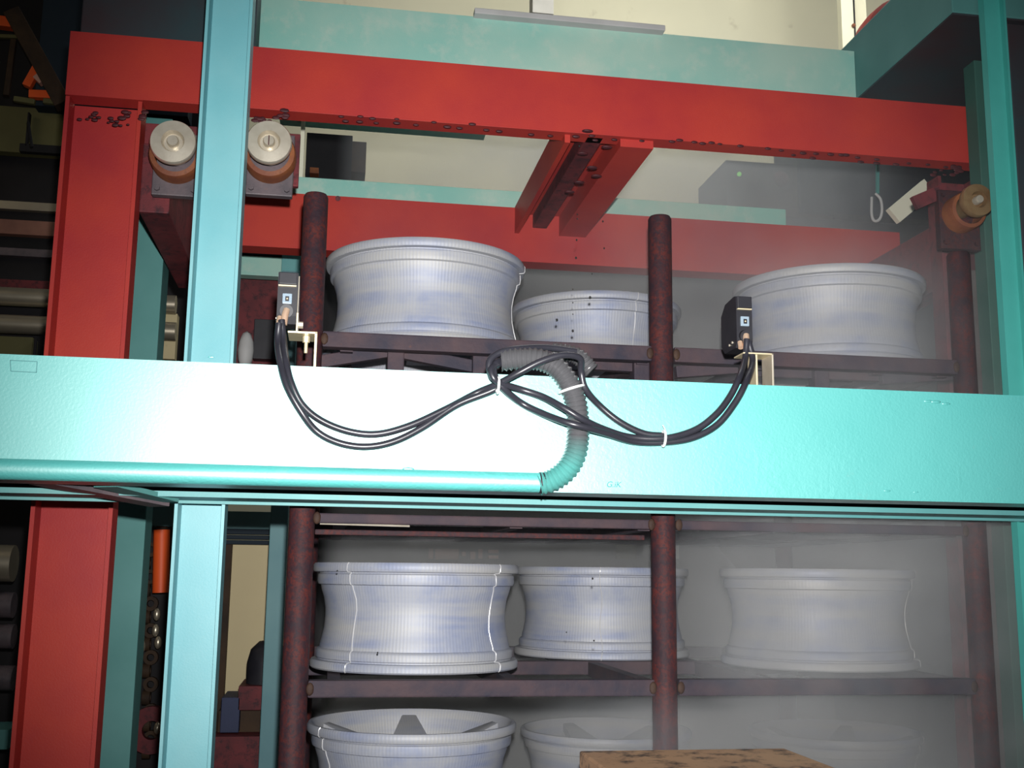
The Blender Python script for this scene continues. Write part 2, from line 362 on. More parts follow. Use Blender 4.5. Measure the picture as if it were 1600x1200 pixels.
# ------------------------------------------------------------------ guide rollers
def roller(cx, cy, Y, r, label, wide=1.0, slot=False):
    c = P(cx, cy, Y)
    t = thing('guide_roller', label, 'roller', (c.x, Y, c.z), 'guide rollers under the red beam')
    MB().box(c.x - .047 * wide, c.x + .047, Y + .055, Y + .075, c.z - .085, c.z + .048, .002).build('back_plate', 'dark_steel', t)
    MB().lathe([(r * 1.16, .055), (r * 1.16, .022), (r * 1.10, .016), (r * .9, .014), (r * .9, .055)], 48, c + Vector((0, 0, -.008)), 'y', closed=True).build('housing', 'orange_rust', t, smooth=True)
    MB().lathe([(r * .55, .05), (r * .6, .0), (r * .96, -.002), (r, -.006), (r, -.016), (r * .96, -.020), (r * .5, -.022), (r * .46, -.018), (r * .40, -.010), (r * .3, -.010)], 48, c + Vector((0, 0, .002)), 'y').build('flange', 'steel', t, smooth=True)
    MB().lathe([(r * .26, 0), (r * .26, -.022), (r * .22, -.026), (r * .05, -.026)], 32, c + Vector((0, 0, .002)), 'y').build('shaft_end', 'steel', t, smooth=True)
    for dx, dz in ((-.036, .036), (.036, -.072), (-.036, -.072)):
        MB().tube([c + Vector((dx, .056, dz)), c + Vector((dx, .048, dz))], .006, 6).build('bolt', 'dark_steel', t)
    if slot: MB().box(c.x - .001, c.x + .001, Y - .027, Y - .024, c.z - .008, c.z + .012).build('slot', 'rust_spot', t)
    return t
roller(272, 228, 2.20, .045, 'shiny guide roller in rusty housing left of the teal post')
roller(421, 228, 2.19, .045, 'shiny guide roller in rusty housing right of the teal post', slot=True)
r3 = roller(1521, 318, 2.10, .036, 'rusty guide roller on a bracket beside the right-hand post')
MB().bar(P(1428, 318, 2.17), P(1480, 296, 2.17), .012, .03).build('stay', 'dark_red', r3)
for c_ in r3.children:
    if c_.name.startswith('flange'): c_.data.materials[0] = M['bronze']
    if c_.name.startswith(('back_plate', 'bolt')): c_.data.materials[0] = M['rust']

pA = P(214, 180, 2.34); pB = P(466, 294, 2.34)
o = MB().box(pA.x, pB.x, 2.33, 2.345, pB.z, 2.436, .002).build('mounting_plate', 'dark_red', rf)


# ------------------------------------------------------------------ wheel rack
rk = thing('wheel_rack', 'rusty steel rack with round posts carrying tiers of bare alloy wheels', 'rack', (0.6, 2.1, 0))
def post(x, top, y=2.085):
    MB().lathe([(.0235, .02), (.0235, top - .006), (.0205, top), (.001, top)], 28, (x, y, 0)).build('post', 'rust', rk, smooth=True)
post(-.049, 2.217); post(.634, 2.217); post(1.283, 2.18)
for x, top in ((-.049, 2.05), (1.283, 2.05)): post(x, top, 3.05)
# trays: front bar, middle and rear bars, cross bars
def tray(zt, hb=.03, braces=False):
    segs = ((-.0255, .6105), (.6575, 1.2595))
    for x0, x1 in segs: MB().box(x0, x1, 2.07, 2.10, zt - hb, zt, .003).build('tray_bar', 'bar_rust', rk)
    MB().box(-.05, 1.28, 2.52, 2.55, zt - hb, zt, .003).build('tray_bar', 'bar_rust', rk)
    MB().box(-.025, 1.26, 3.035, 3.065, zt - hb, zt, .003).build('tray_bar', 'bar_rust', rk)
    for x in (.02, .35, .60, .85, 1.1, 1.24):
        MB().box(x - .012, x + .012, 2.10, 3.035, zt - hb - .002, zt - .002).build('cross_bar', 'bar_rust', rk)
    for x in (-.022, .607, .661, 1.256):
        MB().ball((x, 2.07, zt - hb / 2), .009, (.8, .3, 1.3)).build('weld', 'weld', rk, smooth='all')
for z in (1.948, 1.313, .920): tray(z)
for y in (2.25, 2.50): MB().box(-.02, .42, y - .02, y + .02, .920, .9965, .003).build('spacer', 'bar_rust', rk)
tray(1.609, .018)
MB().box(-.0255, .6105, 2.13, 2.145, 1.572, 1.582, .002).build('tray_bar', 'rust', rk)
MB().tube([P(500, 818, 2.085), P(640, 822, 2.085)], .002, 8).build('wet_highlight', 'steel', rk, smooth=True)  # thin bright rod drawn as the wet highlight below the bar
# slanted bars under the upper tray
zz = 1.905
for a, b_ in (((500, 566), (610, 549)), ((615, 549), (748, 575)), ((760, 572), (880, 560)), ((905, 568), (1010, 574)), ((1055, 582), (1150, 575)), ((1180, 580), (1370, 588)), ((1375, 592), (1500, 585))):
    MB().bar(P(*a, 2.13), P(*b_, 2.13), .02, .024, .002).build('slanted_bar', 'bar_rust', rk)
for u_, v_ in ((618, 560), (750, 570), (1000, 580), (1280, 590)):
    c = P(u_, v_, 2.12); MB().box(c.x - .016, c.x + .016, 2.105, 2.14, c.z - .03, c.z + .02, .003).build('stub', 'bar_rust', rk)
MB().box(1.03, 1.27, 2.085, 2.09, 1.03, 1.05).build('lower_rail', 'bar_rust', rk)

# ------------------------------------------------------------------ alloy wheels
R0 = .213; H = .208
outer = [(R0 - .003, 0), (R0, .003), (R0, .013), (R0 - .003, .017), (R0 - .014, .0175), (R0 - .014, .020), (R0 - .0115, .022), (R0 - .011, .034), (R0 - .0135, .038), (R0 - .018, .040), (R0 - .0185, .046), (R0 - .022, .060), (R0 - .026, .080),
         (R0 - .0275, .100), (R0 - .0275, .116), (R0 - .024, .138), (R0 - .018, .156), (R0 - .0165, .164), (R0 - .011, .166), (R0 - .0095, .172), (R0 - .010, .185), (R0 - .0135, .187), (R0 - .0125, .1895), (R0 - .002, .1905), (R0, .194), (R0, .204), (R0 - .003, H)]
inner = [(R0 - .009, H), (R0 - .013, .203), (R0 - .018, .19), (R0 - .025, .17), (R0 - .038, .13), (R0 - .043, .10), (R0 - .038, .07), (R0 - .026, .03), (R0 - .014, 0)]
seam_prof = [p for p in outer]
def make_wheel(face_top=False):
    t = thing('alloy_wheel', '', 'wheel')
    MB().lathe(outer + inner, 112, closed=True).build('barrel', 'alloy', t, smooth=True)
    zo, zi = (H - .010, H - .060) if face_top else (.022, .062)
    sg = -1 if face_top else 1
    for k in range(5):
        a = k * 2 * PI / 5 + .419; ca, sa = math.cos(a), math.sin(a)
        ro = R0 - .026; w0, w1 = (.050, .016) if face_top else (.030, .046)
        pts = []
        for z_off in (0, .022 * sg):
            for r_, z_, w_ in ((.045, zi, -w0), (.045, zi, w0), (ro, zo, w1), (ro, zo, -w1)):
                pts.append((r_ * ca - w_ * sa, r_ * sa + w_ * ca, z_ + z_off))
        MB().hull8(pts, .004).build('spoke', 'alloy', t, smooth=True)
    MB().lathe([(.058, zi - .012), (.062, zi), (.058, zi + .022 * 1), (.03, zi + .024), (.028, zi + .01), (.028, zi - .012)], 40, closed=True).build('hub', 'alloy', t, smooth=True)
    for k in range(4):
        a = k * PI / 2; mb = MB()
        pts = []
        for i, (r_, z_) in enumerate(seam_prof):
            aa = a + .015 * math.sin(z_ * 60)
            pts.append(Vector(((r_ + .0005) * math.cos(aa), (r_ + .0005) * math.sin(aa), z_)))
        mb.tube(pts, .0011, 6).build('casting_seam', 'seam', t, smooth=True)
    return t
def copy_thing(o):
    r = o.copy(); COL.objects.link(r)
    for ch in list(o.children):
        c = ch.copy(); COL.objects.link(c); c.parent = r
    return r
G = 'bare alloy wheels in the rack'
wheels = [  # X, Y, Z, seam angle seen, label
    (.185, 2.330, 1.948, 78, 'bare alloy wheel on the top tray at left, between the two round posts'),
    (.639, 2.660, 1.948, 15, 'bare alloy wheel on the top tray set back behind the middle round post'),
    (1.103, 2.330, 1.948, 118, 'bare alloy wheel on the top tray at right, behind the right black sensor'),
    (.185, 2.366, 1.313, -43, 'bare alloy wheel with two jagged casting seams, middle tier left, below the broad beam'),
    (.669, 2.725, 1.313, -14, 'bare alloy wheel set back in the middle tier, cut by the middle round post'),
    (1.085, 2.404, 1.313, 62, 'bare alloy wheel in the middle tier at right, hazed by steam'),
]
proto = None
for x, y, z, a, lab in wheels:
    o = make_wheel() if proto is None else copy_thing(proto)
    if proto is None: proto = o
    o.location = (x, y, z + .0015); o.rotation_euler = (0, 0, math.radians(a - 90)) ; o['label'] = lab; o['group'] = G
proto2 = None
low = [(.185, 2.376, .996, -62, 'bare alloy wheel lowest on the left, its spokes seen inside the open top'),
       (.702, 2.815, .9205, 30, 'bare alloy wheel lowest in the middle, faint behind steam and the middle post'),
       (1.275, 2.74, .9205, 50, 'bare alloy wheel lowest at right, only its upper rim clear in the steam')]
for x, y, z, a, lab in low:
    o = make_wheel(True) if proto2 is None else copy_thing(proto2)
    if proto2 is None: proto2 = o
    o.location = (x, y, z + .0015); o.rotation_euler = (0, 0, math.radians(a - 90)); o['label'] = lab; o['group'] = G

# the casting seams the photograph shows on each wheel
seams = [(0,), (0,), (0,), (0, 1), (0,), (0,), (0,), (0,), (0,)]
for o, keep in zip([o for o in COL.objects if o.get('category') == 'wheel'], seams):
    for ch in list(o.children):
        if ch.data.name.startswith('casting_seam'):
            q = ch.data.name.split('.'); k = (int(q[1]) if len(q) > 1 else 0) % 4
            if k not in keep: bpy.data.objects.remove(ch)

# ------------------------------------------------------------------ conduit pipe and corrugated hose
cp = thing('conduit_pipe', 'teal-painted round conduit pipe along the bottom of the broad beam', 'pipe', (-.2, 1.683, 1.64))
pa = P(-260, 729, 1.683); pb = P(846, 754, 1.683); pa.z = pb.z = (pa.z + pb.z) / 2 + .001
MB().tube([pa, pb], .0152, 28).build('pipe', 'beam_teal', cp, smooth=True)
MB().tube([pb - Vector((.004, 0, 0)), pb + Vector((.006, 0, 0))], lambda i: .0162, 20).build('torn_tape_end', 'black', cp, smooth=True)
hp = [(842, 757, 1.683), (862, 751, 1.681), (884, 735, 1.678), (898, 712, 1.677), (903, 685, 1.676), (903, 655, 1.676), (898, 622, 1.677), (886, 594, 1.677), (868, 573, 1.677), (842, 562, 1.677), (812, 561, 1.68), (783, 563, 1.684)]
path = spline([P(*p) for p in hp], 26)
hloc = P(842, 757, 1.683)
ht = thing('corrugated_hose', 'grey corrugated cable hose curving up from the end of the teal pipe', 'hose', hloc)
L = [0]
for a, b_ in zip(path, path[1:]): L.append(L[-1] + (b_ - a).length)
tot = L[-1]; fine = []; nr = 42
def at(s_):
    for i in range(len(L) - 1):
        if L[i + 1] >= s_: return path[i].lerp(path[i + 1], (s_ - L[i]) / max(1e-9, L[i + 1] - L[i]))
    return path[-1]
nn = nr * 6
fine = [at(tot * k / nn) for k in range(nn + 1)]
MB().tube(fine, lambda i:   .0165 + .0014 * math.cos(2 * PI * i / 6), 24, cap=False).build('hose_wall', 'hose', ht, smooth=True)
# second short piece of hose lying behind (its open end)
bk = spline([P(862, 548, 1.73), P(900, 556, 1.725), P(925, 580, 1.72)], 30)
MB().tube(bk, lambda i: .0135 + .0013 * math.cos(i * 1.3), 18).build('hose_bend', 'hose', ht, smooth=True)

# ------------------------------------------------------------------ cables
def cable(pts, label, r=.0053, group=None):
    o = MB().tube(spline([P(*p) for p in pts], 12), r, 12).build('sensor_cable', 'cable', smooth=True)
    tag(o, label, 'cable'); return o
cable([(440, 500, 1.742), (443, 530, 1.738), (447, 565, 1.70), (455, 598, 1.688), (472, 632, 1.688), (502, 657, 1.688), (545, 674, 1.688), (590, 678, 1.688), (640, 665, 1.688), (695, 640, 1.689), (745, 614, 1.690),
       (778, 600, 1.672), (810, 583, 1.655), (845, 565, 1.648), (880, 555, 1.648), (906, 560, 1.655), (908, 580, 1.670), (914, 606, 1.675), (935, 632, 1.688), (968, 659, 1.688), (1005, 677, 1.688), (1037, 681, 1.686)],
      'black cable from the left sensor, upper of its two hanging loops')
cable([(436, 505, 1.734), (434, 535, 1.732), (438, 566, 1.697), (448, 602, 1.680), (470, 642, 1.680), (495, 674, 1.688), (530, 692, 1.688), (572, 698, 1.688), (615, 690, 1.688), (660, 668, 1.688), (715, 632, 1.688), (776, 606, 1.680),
       (768, 588, 1.672), (764, 568, 1.672), (774, 555, 1.675), (800, 546, 1.68), (850, 543, 1.70), (900, 549, 1.71)],
      'black cable from the left sensor, lower of its two hanging loops')
cable([(786, 566, 1.682), (768, 576, 1.664), (772, 592, 1.660), (785, 600, 1.668), (815, 609, 1.680), (848, 620, 1.672), (880, 637, 1.652), (910, 655, 1.650), (945, 671, 1.672), (985, 683, 1.684), (1037, 685, 1.680), (1085, 672, 1.684), (1118, 648, 1.684), (1140, 620, 1.686), (1155, 590, 1.692), (1164, 562, 1.735), (1167, 530, 1.74)],
      'black cable to the right sensor, upper strand crossing the hose')
cable([(790, 562, 1.690), (775, 568, 1.672), (772, 584, 1.668), (786, 606, 1.670), (815, 630, 1.688), (850, 647, 1.675), (885, 660, 1.650), (915, 668, 1.648), (950, 678, 1.668), (990, 690, 1.686), (1037, 691, 1.686), (1082, 684, 1.686), (1120, 664, 1.686), (1148, 630, 1.684), (1166, 596, 1.690), (1176, 565, 1.735), (1170, 535, 1.742)],
      'black cable to the right sensor, lower strand crossing the hose')
def tie(cx, cy, Y, ang, w_, label, r=.0125, tail=None):
    c = P(cx, cy, Y); mb = MB()
    pts = []
    for k in range(25):
        a = 2 * PI * k / 24
        v = Vector((0, math.cos(a) * r * .85, math.sin(a) * r * w_))
        v = Matrix.Rotation(ang, 3, 'Y') @ v
        pts.append(c + v)
    mb.tube(pts, .0021, 8)
    if tail: mb.tube([c + Vector((0, -r * .7, r * w_)), c + Vector(tail)], .0008, 6)
    return tag(mb.build('cable_tie', 'white', smooth=True), label, 'cable tie')
tie(778, 602, 1.668, .03, 1.0, 'white cable tie bundling the cables left of the hose')
tie(1037, 685, 1.679, .05, 1.0, 'white cable tie at the lowest point of the right cables', tail=(-.003, -.006, .02))
tie(893, 608, 1.677, PI / 2 - .32, 1.0, 'white cable tie clamped round the grey hose', r=.0205)

# ------------------------------------------------------------------ photoelectric sensors and brackets
def sensor(cx, cyt, cyb, Y, w_, depth, label, flip):
    top = P(cx, cyt, Y); bot = P(cx, cyb, Y); x = (top.x + bot.x) / 2; z1, z0 = top.z, bot.z
    t = thing('light_sensor', label, 'sensor', (x, Y, z0))
    hw = w_ / 2
    MB().prism([(Y, z0 + .012), (Y + .006, z0), (Y + depth * .8, z0), (Y + depth, z0 + .015), (Y + depth, z1 - .022), (Y + depth * .72, z1 - .004), (Y + .010, z1), (Y, z1 - .002)], x - hw, x + hw, 'x').build('body', 'black', t)
    MB().box(x - hw + .001, x + hw - .001, Y - .004, Y + .002, z1 - .022, z1 - .002, .0015).build('cover', 'black', t)
    MB().box(x - hw + .001, x + hw - .002, Y - .005, Y, z1 - .0255, z1 - .0235).build('seam_strip', 'zinc', t)
    MB().box(x - .0075, x + .0075, Y - .004, Y + .001, z1 - .054, z1 - .037, .0015).build('indicator_window', 'window', t)
    MB().box(x - .003, x + .003, Y - .0052, Y - .003, z1 - .050, z1 - .042).build('indicator_slot', 'black', t)
    MB().ball((x, Y - .005, z1 - .046), .0016).build('indicator', 'zinc', t, smooth='all')
    MB().tube([(x, Y + .002, z0 + .020), (x, Y - .008, z0 + .018)], .0105, 20).build('gland_ring', 'black', t, smooth=True)
    MB().tube([(x, Y - .006, z0 + .020), (x - .002, Y - .013, z0 + .008), (x - .003, Y - .013, z0 - .006)], .0055, 14).build('gland_nut', 'brass', t, smooth=True)
    MB().tube([(x - .010, Y - .004, z0 + .008), (x - .011, Y - .010, z0 - .003)], .0045, 12).build('gland_nut', 'brass', t, smooth=True)
    for dy, dz in ((.02, .012), (.034, .010)):
        MB().tube([(x - hw - .002, Y + dy, z0 + dz), (x - hw, Y + dy, z0 + dz)], .0022, 10).build('screw', 'steel', t, smooth=True)
    return t, x, z0, z1
t, x, z0, z1 = sensor(449, 424, 505, 1.765, .031, .055, 'small black sensor on the left bracket above the beam', False)
MB().prism([(1.768, z0 + .0), (1.82, z0 + .01), (1.815, z1 - .025), (1.78, z1 - .003)], x + .016, x + .0175, 'x').build('mount_plate', 'steel', t)
q = P(462, 517, 1.755)
br = thing('angle_bracket', 'bright zinc angle bracket with bolt under the left sensor', 'bracket', (q.x, 1.755, 1.81))
k0 = P(450, 519, 1.745); k1 = P(496, 521, 1.745); zt = k0.z
MB().box(k0.x, k1.x, 1.735, 1.80, zt - .0025, zt + .0005, .0006).build('shelf_plate', 'zinc', br)
MB().box(k1.x - .004, k1.x, 1.735, 1.775, 1.8115, zt, .0006).build('upright_plate', 'zinc', br)
MB().box(q.x + .0005, q.x + .0035, 1.745, 1.79, zt, zt + .032, .0006).build('upright_plate', 'zinc', br)
MB().tube([(q.x + .017, 1.757, zt - .03), (q.x + .017, 1.757, zt + .001)], .0028, 10).build('bolt', 'zinc', br, smooth=True)
MB().tube([(q.x + .017, 1.757, zt - .013), (q.x + .017, 1.757, zt - .003)], .0055, 6).build('nut', 'zinc', br)
MB().tube([(q.x + .001, 1.757, zt + .015), (q.x + .011, 1.757, zt + .015)], .0055, 6).build('nut', 'steel', br)
t, x, z0, z1 = sensor(1163, 462, 543, 1.765, .028, .075, 'small black sensor on the right bracket above the beam', True)
k0 = P(1185, 553, 1.745); k1 = P(1205, 555, 1.745)
br = thing('angle_bracket', 'pale folded bracket right of the right-hand sensor on the beam', 'bracket', (k0.x, 1.755, 1.81))
MB().box(k0.x - .03, k1.x, 1.735, 1.78, k0.z - .0025, k0.z, .0006).build('shelf_plate', 'zinc', br)
MB().box(k1.x - .003, k1.x, 1.735, 1.78, 1.8115, k0.z, .0006).build('upright_plate', 'steel', br)
MB().box(k0.x - .006, k0.x - .003, 1.742, 1.78, 1.8115, k0.z, .0006).build('upright_plate', 'zinc', br)
MB().ball((k1.x - .011, 1.755, 1.819), .005, (1, 1, .7)).build('bolt_head', 'orange_rust', br, smooth='all')

# ------------------------------------------------------------------ rusty cover plate in front, bottom
c0 = P(905, 1173, 1.98); c1 = P(1226, 1172, 1.98)
pc = thing('machine_cover', 'tan rusty steel cover plate with black spots at the bottom edge', 'cover', ((c0.x + c1.x) / 2, 1.8, 0))
MB().box(c0.x, c1.x, 1.55, 1.98, c0.z - .03, c0.z, .004).build('top_plate', 'tan_rust', pc)
MB().box(c0.x + .03, c1.x - .03, 1.60, 1.94, 0, c0.z - .03, .004).build('casing', 'dark_steel', pc)

# ------------------------------------------------------------------ falling water drops
dr = [(905, 228, 2.33), (912, 262, 2.30), (902, 335, 2.1), (902, 342, 2.1), (901, 375, 2.1), (944, 388, 2.12), (942, 346, 2.12), (900, 403, 2.1), (895, 452, 2.08), (925, 428, 2.08), (922, 465, 2.05), (895, 473, 2.08), (895, 491, 2.08),
      (870, 500, 2.1), (895, 517, 2.08), (885, 988, 2.06), (926, 904, 2.06), (928, 1001, 2.06), (527, 892, 2.1), (590, 1020, 2.1)]
d0 = None
for u_, v_, y_ in dr:
    if d0 is None: d0 = MB().ball((0, 0, 0), .0017, (1, 1, 1.25)).build('water_drop', 'drop', smooth='all'); o = d0
    else: o = d0.copy(); COL.objects.link(o)
    o.location = P(u_, v_, y_); k = .6 + .9 * rng.random() + (.8 if (u_, v_) == (922, 465) else 0); o.scale = (k, k, k)
    tag(o, 'tiny drop of water falling in front of the wheels', 'water drop', 'falling water drops')

# ------------------------------------------------------------------ background, left
def flat(name, label, cat, u0, v0, u1, v1, Y, d, mat, bev=.003, group=None):   # upright slab between picture rows and columns at depth Y
    a = P(u0, v1, Y); b_ = P(u1, v0, Y)
    o = MB().box(min(a.x, b_.x), max(a.x, b_.x), Y, Y + d, min(a.z, b_.z), max(a.z, b_.z), bev).build(name, mat)
    if label: tag(o, label, cat, group)
    return o
def px_part(par, name, u0, v0, u1, v1, Y, d, mat, bev=.002, label=None, vm=None):
    if vm is None: vm = (max(v0, 0) + min(v1, 1200)) / 2
    a = P(u0, v1, Y); b_ = P(u1, v0, Y); a.x = P(u0, vm, Y).x; b_.x = P(u1, vm, Y).x
    return MB().box(min(a.x, b_.x), max(a.x, b_.x), Y, Y + d, min(a.z, b_.z), max(a.z, b_.z), bev).build(name, mat, par, label=label)
# far teal posts behind the red column
q0 = P(165, 900, 2.75); q1 = P(222, 900, 2.75)
o = MB().box(q0.x - .03, q1.x, 2.75, 2.85, 0, 2.62, .003).build('teal_post', 'dim_teal'); tag(o, 'dull teal flat post just right of the red column', 'post')
q0 = P(418, 900, 3.4); q1 = P(446, 900, 3.4)
o = MB().box(q0.x, q1.x, 3.4, 3.46, 0, 2.42, .003).build('teal_post', 'slate_teal'); tag(o, 'narrow grey-teal post beside the cream door, left of the rack', 'post')
# dark machine wall behind on the left
dm = thing('machine_housing', 'dark machine housing with ledges filling the far left', 'machine', (-1.2, 4.4, 0))
px_part(dm, 'housing', -700, -300, 305, 1400, 4.5, .3, 'dark')
px_part(dm, 'upper_duct', 60, -200, 300, 165, 4.35, .12, 'navy')
px_part(dm, 'panel', -60, 172, 98, 232, 4.42, .05, 'khaki')
px_part(dm, 'ledge', -60, 318, 90, 322, 4.47, .03, 'pipe_metal')
px_part(dm, 'warm_ledge', -60, 347, 90, 361, 4.46, .04, 'warm_dull')
px_part(dm, 'ledge', -60, 391, 90, 395, 4.47, .03, 'dark_steel')
px_part(dm, 'red_ledge', -60, 440, 90, 458, 4.35, .1, 'dark_red')
px_part(dm, 'panel', -60, 527, 50, 556, 4.4, .08, 'khaki')
px_part(dm, 'panel', 240, 490, 275, 560, 4.42, .06, 'door_cream')
px_part(dm, 'seam_bar', 52, 528, 56, 556, 4.38, .02, 'dark')
for u0, v0, u1, v1 in ((41, 175, 52, 228), (30, 228, 98, 236)):
    px_part(dm, 'rail', u0, v0, u1 if u1 > 60 else u0 + 3, v1, 4.38, .03, 'dark')
for v_, lab in ((473, 'upper of two horizontal metal pipes behind the red column'), (515, 'lower of two horizontal metal pipes behind the red column')):
    a = P(-80, v_ - 2, 4.2); b_ = P(275, v_ + 3, 4.2); a.z = b_.z
    tag(MB().tube([a, b_], .034, 20).build('metal_pipe', 'pipe_metal', smooth=True), lab, 'pipe')
# truss with orange members at upper left
tr = thing('roof_truss', 'dark diagonal truss with orange-red members in the upper left corner', 'truss', (-1.3, 4.1, 2.5))
for a, b_, w_, mt in (((20, 20), (100, 165), .06, 'brown_black'), ((42, 136), (62, 100), .03, 'orange'), ((58, 128), (70, 118), .035, 'pale_pink'), ((46, 148), (94, 150), .03, 'orange'), ((-20, 33), (20, 38), .04, 'orange'),
                     ((22, 155), (55, 160), .02, 'khaki'), ((68, 158), (98, 161), .02, 'khaki'), ((22, 62), (10, 150), .02, 'brown_black'), ((-30, 56), (30, 58), .014, 'khaki'), ((44, 190), (50, 230), .01, 'dark')):
    MB().bar(P(*a, 4.1), P(*b_, 4.1), w_, w_, .003).build('truss_member', mt, tr)
# dim stacked rolls at lower left edge
for i, (v0, v1) in enumerate(((852, 905), (925, 962), (975, 1010), (1040, 1075))):
    a = P(-60, (v0 + v1) / 2, 4.0); b_ = P(22, (v0 + v1) / 2 + 2, 4.0); r_ = (v1 - v0) / 2 / F * 4.0
    tag(MB().tube([a, b_], r_, 20).build('metal_roll', 'pipe_metal' if i == 0 else 'dark_steel', smooth=True), ('bright topmost metal roll at the lower left edge', 'second dim metal roll from the top, lower left edge', 'third dim metal roll from the top, lower left edge', 'lowest dim metal roll at the lower left edge')[i], 'roll', 'metal rolls at the left edge')
flat('teal_box', 'small dull teal box at the bottom left corner', 'box', -40, 1140, 14, 1172, 3.9, .2, 'dim_teal')
# clutter between the teal post and the left front post
cl = thing('chain_drive', 'oily brown chain drive hanging in the gap behind the posts', 'chain', (-.9, 3.9, 1.2))
px_part(cl, 'guard_plate', 215, 785, 275, 822, 3.85, .04, 'slate_teal')
px_part(cl, 'backing', 215, 825, 275, 1300, 4.0, .04, 'dark')
for i in range(17):
    v_ = 838 + i * 21
    c = P(232 + (4 if i % 2 else -3), v_, 3.92)
    MB().lathe([(.024, -.012), (.024, .012), (.012, .012), (.012, -.012)], 14, c, 'y' if i % 2 else 'x', closed=True).build('chain_link', 'brown_black', cl, smooth=True)
for u_, v_ in ((222, 905), (245, 960), (243, 985), (247, 1004), (222, 1010), (246, 1138)):
    MB().ball(P(u_, v_, 3.88), .012, (1, 1, 1.8)).build('oily_knob', 'pipe_metal', cl, smooth='all')
MB().lathe([(.075, -.02), (.075, .02), (.03, .02), (.03, -.02)], 24, P(238, 1140, 3.9), 'y', closed=True).build('sprocket', 'dark_red', cl, smooth=True)
a = P(253, 828, 3.8); b_ = P(251, 926, 3.8)
oc = thing('orange_cylinder', 'bright orange-red upright cylinder beside the teal front post', 'cylinder', (a.x, 3.8, b_.z))
MB().tube([b_, a], .026, 20).build('tube', 'orange', oc, smooth=True)
MB().tube([a, a + Vector((0, 0, .012))], .018, 16).build('cap', 'brown_black', oc, smooth=True)
# cream door with teal lintel
dd = thing('cream_panel_door', 'stained cream panel with dark and teal lintel between front post and rack', 'door', (-.6, 4.0, .2))
px_part(dd, 'panel', 356, 850, 421, 1600, 4.0, .03, 'door_cream', vm=970)
px_part(dd, 'jamb', 346, 845, 356, 1600, 3.96, .06, 'brown_black', vm=970)
px_part(dd, 'lintel', 350, 800, 425, 826, 3.9, .06, 'slate_teal')
for v0, v1 in ((827, 834), (837, 842), (845, 850)): px_part(dd, 'track', 346, v0, 425, v1, 3.92, .05, 'navy')
mm = thing('motor_unit', 'dark motor with rounded black top on reddish base by the cream panel', 'motor', (-.4, 3.7, 0))
MB().lathe([(.001, .10), (.03, .095), (.055, .07), (.065, .03), (.065, -.08), (.001, -.08)], 28, P(418, 1050, 3.7)).build('dome', 'black', mm, smooth=True)
px_part(mm, 'housing', 372, 1072, 450, 1110, 3.6, .25, 'dark_red')
px_part(mm, 'blue_box', 345, 1090, 374, 1145, 3.6, .2, 'blue_machine')
px_part(mm, 'base', 330, 1150, 460, 1300, 3.55, .3, 'dark_red')
px_part(mm, 'tray', 340, 1110, 450, 1150, 3.65, .25, 'brown_black')
px_part(mm, 'blue_tag', 418, 1144, 436, 1150, 3.54, .01, 'slate_teal')
# area right of the left front post, above the beam
ub = thing('rear_machine', 'dark red machine with pale green panel behind the left sensor', 'machine', (-.3, 3.6, 1.5))
px_part(ub, 'housing', 300, 430, 470, 700, 3.65, .3, 'dark_red')
px_part(ub, 'green_panel', 360, 400, 441, 428, 3.5, .05, 'hood_teal')
px_part(ub, 'teal_upright', 440, 388, 470, 434, 3.45, .06, 'teal')
px_part(ub, 'dark_top', 360, 388, 442, 399, 3.5, .1, 'navy')
MB().ball(P(384, 548, 3.5), .045, (.55, .6, 1.4)).build('pale_bottle', 'grey_pale', ub, smooth='all')
px_part(ub, 'black_recess', 396, 500, 440, 560, 3.58, .05, 'black')

# ------------------------------------------------------------------ background, upper opening
rl = thing('teal_rear_rail', 'pale teal rail lying behind the rear red beam', 'rail', (.5, 3.1, 2.5))
a = P(455, 285, 3.1)
rt = P(560, 282, 3.0).z
MB().box(-.13, 1.30, 3.001, 3.15, 2.44, rt, .002).build('rail', 'hood_teal', rl)
MB().box(-.16, -.12, 3.08, 3.16, 2.50, rt + .02, .002).build('end_block', 'hood_teal', rl)
a = P(438, 192, 3.2)
MB().box(a.x, .42, 3.15, 3.2, a.z - .008, a.z + .012, .002).build('upper_rail', 'hood_teal', rl)
a2 = P(467, 270, 3.16); MB().box(a2.x, a2.x + .012, 3.15, 3.17, rt - .05, a.z, .001).build('upright', 'cream', rl)
um = thing('dark_press', 'dark machinery seen through the opening right of the left rollers', 'machine', (-.05, 4.2, 2.9))
px_part(um, 'housing', 478, 212, 550, 1500, 4.75, .3, 'dark', vm=245)
px_part(um, 'side_arm', 520, 222, 572, 266, 4.8, .2, 'brown_black')
px_part(um, 'rusty_foot', 484, 262, 498, 270, 4.70, .06, 'orange_rust')
gm = thing('control_unit', 'dim machine with a green lamp behind the right half of the opening', 'machine', (2.0, 4.6, 2.6))
px_part(gm, 'cabinet', 1135, 262, 1300, 1500, 4.75, .4, 'brown_black', vm=290)
px_part(gm, 'duct', 1250, 240, 1660, 330, 4.72, .3, 'navy')
MB().ball(P(1155, 272, 4.74), .011).build('lamp', 'green_lamp', gm, smooth='all')
MB().ball(P(1220, 280, 4.75), .04, (1, .8, 1)).build('red_knob', 'dark_red', gm, smooth='all')
hk = thing('hook', 'small pale metal hook hanging before the dark duct, upper right', 'hook', P(1364, 300, 2.9))
MB().tube(spline([P(1362, 308, 2.9), P(1362, 335, 2.9), P(1366, 345, 2.9), P(1374, 343, 2.9), P(1378, 330, 2.9), P(1376, 312, 2.9), P(1368, 302, 2.9)], 6), .004, 8).build('loop', 'grey_pale', hk, smooth=True)
